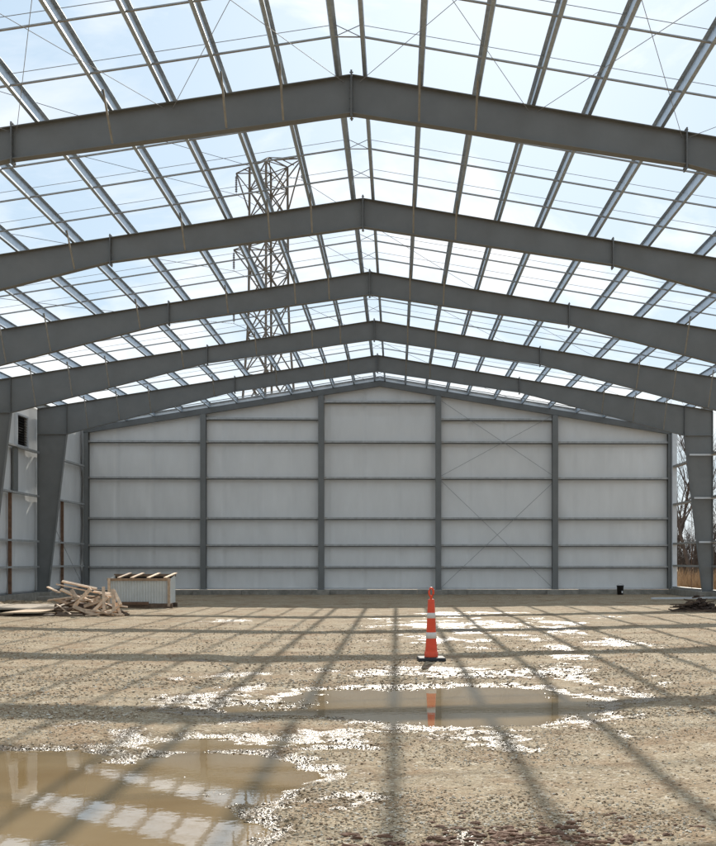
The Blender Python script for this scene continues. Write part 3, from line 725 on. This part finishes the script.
# ------------------------------------------------------------------ transmission tower and wires
TX, TY = -11.9, 108.0
TW = thing('lattice_tower', (TX, TY, 0), 'tall steel lattice power line tower behind the building at left', 'tower')
def hwid(z):
    if z > 24: return 1.75 + .1*(39-z)/15
    return 1.85 + (24-z)*.075
def corner(k, z):
    a = [(1,0),(0,1),(-1,0),(0,-1)][k]; w = hwid(z); th = R(-1)
    x, y = a[0]*w, a[1]*w
    return Vector((x*math.cos(th)-y*math.sin(th), x*math.sin(th)+y*math.cos(th), z))
lv = [0,5.5,10.5,15,19,22.5,25.5,28.2,30.8,33.4,36,38.2]
for k in range(4):
    mb = MB()
    for a, b in zip(lv[:-1], lv[1:]): mb.bar(corner(k,a), corner(k,b), .20, .20)
    mb.build('tower_leg', M['tower'], TW)
for a, b in zip(lv[:-1], lv[1:]):
    mb = MB()
    for k in range(4):
        j = (k+1) % 4
        mb.bar(corner(k,a), corner(j,b), .09, .09); mb.bar(corner(j,a), corner(k,b), .09, .09); mb.bar(corner(k,b), corner(j,b), .07, .07)
    mb.build('lattice_bracing', M['tower'], TW)
AD = Vector((5.0,-3.2,0)).normalized()
tips = []
for z, ln in ((38.2,3.9),(31.0,4.2),(26.0,4.2)):
    for s in ((-1, 1) if z > 35 else (-1,)):
        mb = MB(); tip = AD*(s*ln) + Vector((0,0,z+ .1))
        for k in range(4):
            if (corner(k,z).xy.dot(AD.xy))*s > -.5:
                mb.bar(corner(k,z), tip, .085, .085); mb.bar(corner(k,z-(4.2 if z > 35 else 2.4)), tip, .10, .10)
        mid = AD*(s*ln*.6)+Vector((0,0,z))
        mb.bar(mid+Vector((.8*AD.y,-.8*AD.x,0)), mid-Vector((.8*AD.y,-.8*AD.x,0)), .07,.07)
        mb.build('cross_arm', M['tower'], TW); tips.append(tip)
        ins = MB(); prof = []
        for q in range(9):
            prof += [(.05,tip.z-.3-q*.17),(.14,tip.z-.36-q*.17),(.05,tip.z-.42-q*.17)]
        ins.lathe(prof, 8, (tip.x, tip.y)); ins.tube([(tip.x,tip.y,tip.z),(tip.x,tip.y,tip.z-2.0)], .025, 5)
        ins.build('insulator', M['insul'], TW)
mb = MB()
for k in range(4): mb.bar(corner(k,38.2), (0,0,39.1), .1, .1)
mb.bar((-AD*3.9+Vector((0,0,38.3))), (0,0,39.1), .07,.07); mb.bar((AD*3.9+Vector((0,0,38.3))), (0,0,39.1), .07,.07)
mb.build('tower_peak', M['tower'], TW)
LD = Vector((AD.y, -AD.x, 0))
for i, tip in enumerate(tips):
    P0 = Vector((TX,TY,0)) + tip - Vector((0,0,2.0))
    pts = []
    for k in range(41):
        s = (k-20)/20; d = s*140
        pts.append(P0 + LD*d + Vector((0,0,-(1-(1-min(1,abs(s)*1.0))**2)*8)))
    o = MB().tube(pts, .022, 5).build('power_line', M['wire'], None, 0, tuple(P0))
    tag(o, 'thin sagging power line hung from the %s %s arm of the lattice tower' % [('top','left'),('top','right'),('middle','left'),('lowest','left')][i], 'power line', 'power lines on the tower')

# ------------------------------------------------------------------ trees and grass outside
def bare_tree(seed, ht):
    r = random.Random(seed); tr = MB(); cr_ = MB()
    def grow(p, d, ln, rad, lvl):
        pts = [p]; rads = [rad]; q = p; dd = d
        n = 4 if lvl < 2 else 3
        for i in range(n):
            dd = (dd + Vector((r.gauss(0,.13), r.gauss(0,.13), r.gauss(.06,.08)))).normalized()
            q = q + dd*(ln/n); pts.append(q); rads.append(rad*(1-.6*(i+1)/n))
        (tr if lvl == 0 else cr_).tube(pts, rads, 6 if lvl < 2 else 3, False)
        if lvl >= 4: return
        for k in range([9,5,5,4][lvl]):
            t = r.uniform(.25 if lvl == 0 else .2, 1.0); i = min(n-1, int(t*n)); b = pts[i].lerp(pts[i+1], t*n-i)
            ax = Vector((r.gauss(0,1), r.gauss(0,1), r.gauss(0,.5))).normalized()
            nd = (dd*.75 + ax*.75 + Vector((0,0,.25))).normalized()
            grow(b, nd, ln*r.uniform(.38,.62), rads[i]*.5, lvl+1)
    grow(Vector((0,0,-.1)), Vector((0,0,1)), ht*.75, ht*.015, 0)
    return tr, cr_
spots = [(18.6,72,9.5),(20.6,79,11),(22.4,73,8.5),(21.3,90,12),(24.0,86,10),(19.6,66,6.5),(26.0,78,9),(16.8,84,7.0),(28.5,92,11),(30.0,74,8)]
TL = ['bare leafless tree nearest the right corner opening','tall bare leafless tree seen through the corner opening','smaller bare leafless tree right of the corner opening','tall bare leafless tree farther back behind the opening',
      'bare leafless tree beyond the far right column','low bare leafless tree at the front of the thicket','bare leafless tree right of the far right column','small bare leafless tree partly behind the end wall corner',
      'tall bare leafless tree at the back right','bare leafless tree farthest right of the building']
for i, (x, y, ht) in enumerate(spots):
    t = thing('bare_tree', (x, y, 0), TL[i], 'tree', 'bare trees outside')
    a, b = bare_tree(40+i, ht); a.build('trunk', M['bark'], t); b.build('crown', M['bark'], t)
rg = np.random.default_rng(21)
def blades(n, x0, x1, y0, y1, h0, h1, w):
    bx = x0+(x1-x0)*rg.random(n); by = y0+(y1-y0)*rg.random(n); hh = (h0+(h1-h0)*rg.random(n))*(.45+1.0*fbm(bx, by, .9, 3, 77)); aa = rg.random(n)*6.28
    lx = rg.normal(0,.3,n); lyy = rg.normal(0,.18,n)
    A = np.stack([bx-np.cos(aa)*w, by-np.sin(aa)*w, np.zeros(n)], -1); B = np.stack([bx+np.cos(aa)*w, by+np.sin(aa)*w, np.zeros(n)], -1)
    C = np.stack([bx+lx*hh, by+lyy*hh, hh], -1)
    return np.stack([A,B,C],1).reshape(-1,3), np.arange(n*3).reshape(-1,3)
v, f = blades(30000, 13.9, 45, 58, 66, .3, 1.25, .025)
tag(np_mesh('dry_grass', v, f, M['grass'], {}, False, 3), 'tall dry orange grass outside the right corner', 'grass', kind='stuff')
mb = MB(); rk = random.Random(8)
for k in range(3200):
    x = rk.uniform(13, 48); y = rk.uniform(76, 96); z = rk.uniform(1.5, 5.0); b = Vector((x, y, 0)); q = b + Vector((rk.gauss(0,.5), rk.gauss(0,.5), z))
    mb.tube([b, b.lerp(q,.5)+Vector((rk.gauss(0,.15),0,0)), q], [.03,.02,.006], 3, False)
    for j in range(3):
        s = b.lerp(q, rk.uniform(.35,.9)); mb.tube([s, s+Vector((rk.gauss(0,.5), rk.gauss(0,.4), rk.uniform(.2,.9)))], [.014,.004], 3, False)
tag(mb.build('brush_thicket', M['bark']), 'dense bare brush thicket far beyond the right side', 'thicket', kind='stuff')

# ------------------------------------------------------------------ light
to_sun = Vector((.145, 1.557, 1.0)).normalized()
elev = math.asin(to_sun.z); az = math.atan2(to_sun.x, to_sun.y)
ld = bpy.data.lights.new('sun', 'SUN'); ld.energy = 2.4; ld.angle = R(.5); ld.color = (1.0, .94, .84)
lo_ = bpy.data.objects.new('sun', ld); col.objects.link(lo_); lo_.rotation_euler = to_sun.to_track_quat('Z', 'Y').to_euler()
wd = bpy.data.worlds.new('World'); scene.world = wd; wd.use_nodes = True
nt = wd.node_tree; N = nt.nodes; L = nt.links
for n in list(N): N.remove(n)
out = N.new('ShaderNodeOutputWorld'); bg = N.new('ShaderNodeBackground'); bg.inputs['Strength'].default_value = .05
sky = N.new('ShaderNodeTexSky'); sky.sky_type = 'NISHITA'; sky.sun_disc = False; sky.sun_elevation = elev; sky.sun_rotation = az
sky.air_density = 1.0; sky.dust_density = 1.2; sky.ozone_density = 1.5
tc = N.new('ShaderNodeTexCoord'); mp = N.new('ShaderNodeMapping'); mp.inputs['Scale'].default_value = (1.0,1.0,2.2); mp.inputs['Location'].default_value = (.35,.2,.1)
L.new(tc.outputs['Generated'], mp.inputs['Vector'])
cn = N.new('ShaderNodeTexNoise'); cn.inputs['Scale'].default_value = 3.2; cn.inputs['Detail'].default_value = 8; cn.inputs['Roughness'].default_value = .58; cn.inputs['Distortion'].default_value = .5
L.new(mp.outputs[0], cn.inputs['Vector'])
cm = N.new('ShaderNodeMapRange'); cm.inputs[1].default_value = .45; cm.inputs[2].default_value = .62; L.new(cn.outputs['Fac'], cm.inputs[0])
mx = N.new('ShaderNodeMix'); mx.data_type = 'RGBA'; mx.inputs[0].default_value = .84; L.new(sky.outputs[0], mx.inputs[6])
ve = N.new('ShaderNodeMix'); ve.data_type = 'RGBA'; L.new(cm.outputs[0], ve.inputs[0]); ve.inputs[6].default_value = (4.5,5.9,7.2,1); ve.inputs[7].default_value = (8.6,8.8,9.0,1)
L.new(ve.outputs[2], mx.inputs[7])
L.new(mx.outputs[2], bg.inputs['Color']); L.new(bg.outputs[0], out.inputs['Surface'])

# ------------------------------------------------------------------ camera
cd = bpy.data.cameras.new('camera'); cam = bpy.data.objects.new('camera', cd); col.objects.link(cam)
cd.sensor_fit = 'HORIZONTAL'; cd.sensor_width = 36; cd.lens = 1157.7/716*36
cd.shift_x = -(422.8-358)/716; cd.shift_y = (560-423)/716
cd.clip_start = .05; cd.clip_end = 12000
cam.location = (0, 0, 1.663); cam.rotation_euler = (R(90), 0, -.0227)
scene.camera = cam
vs_ = scene.view_settings
vs_.view_transform = 'Standard'; vs_.look = 'None'; vs_.exposure = 1.36; vs_.gamma = 1; vs_.use_curve_mapping = False
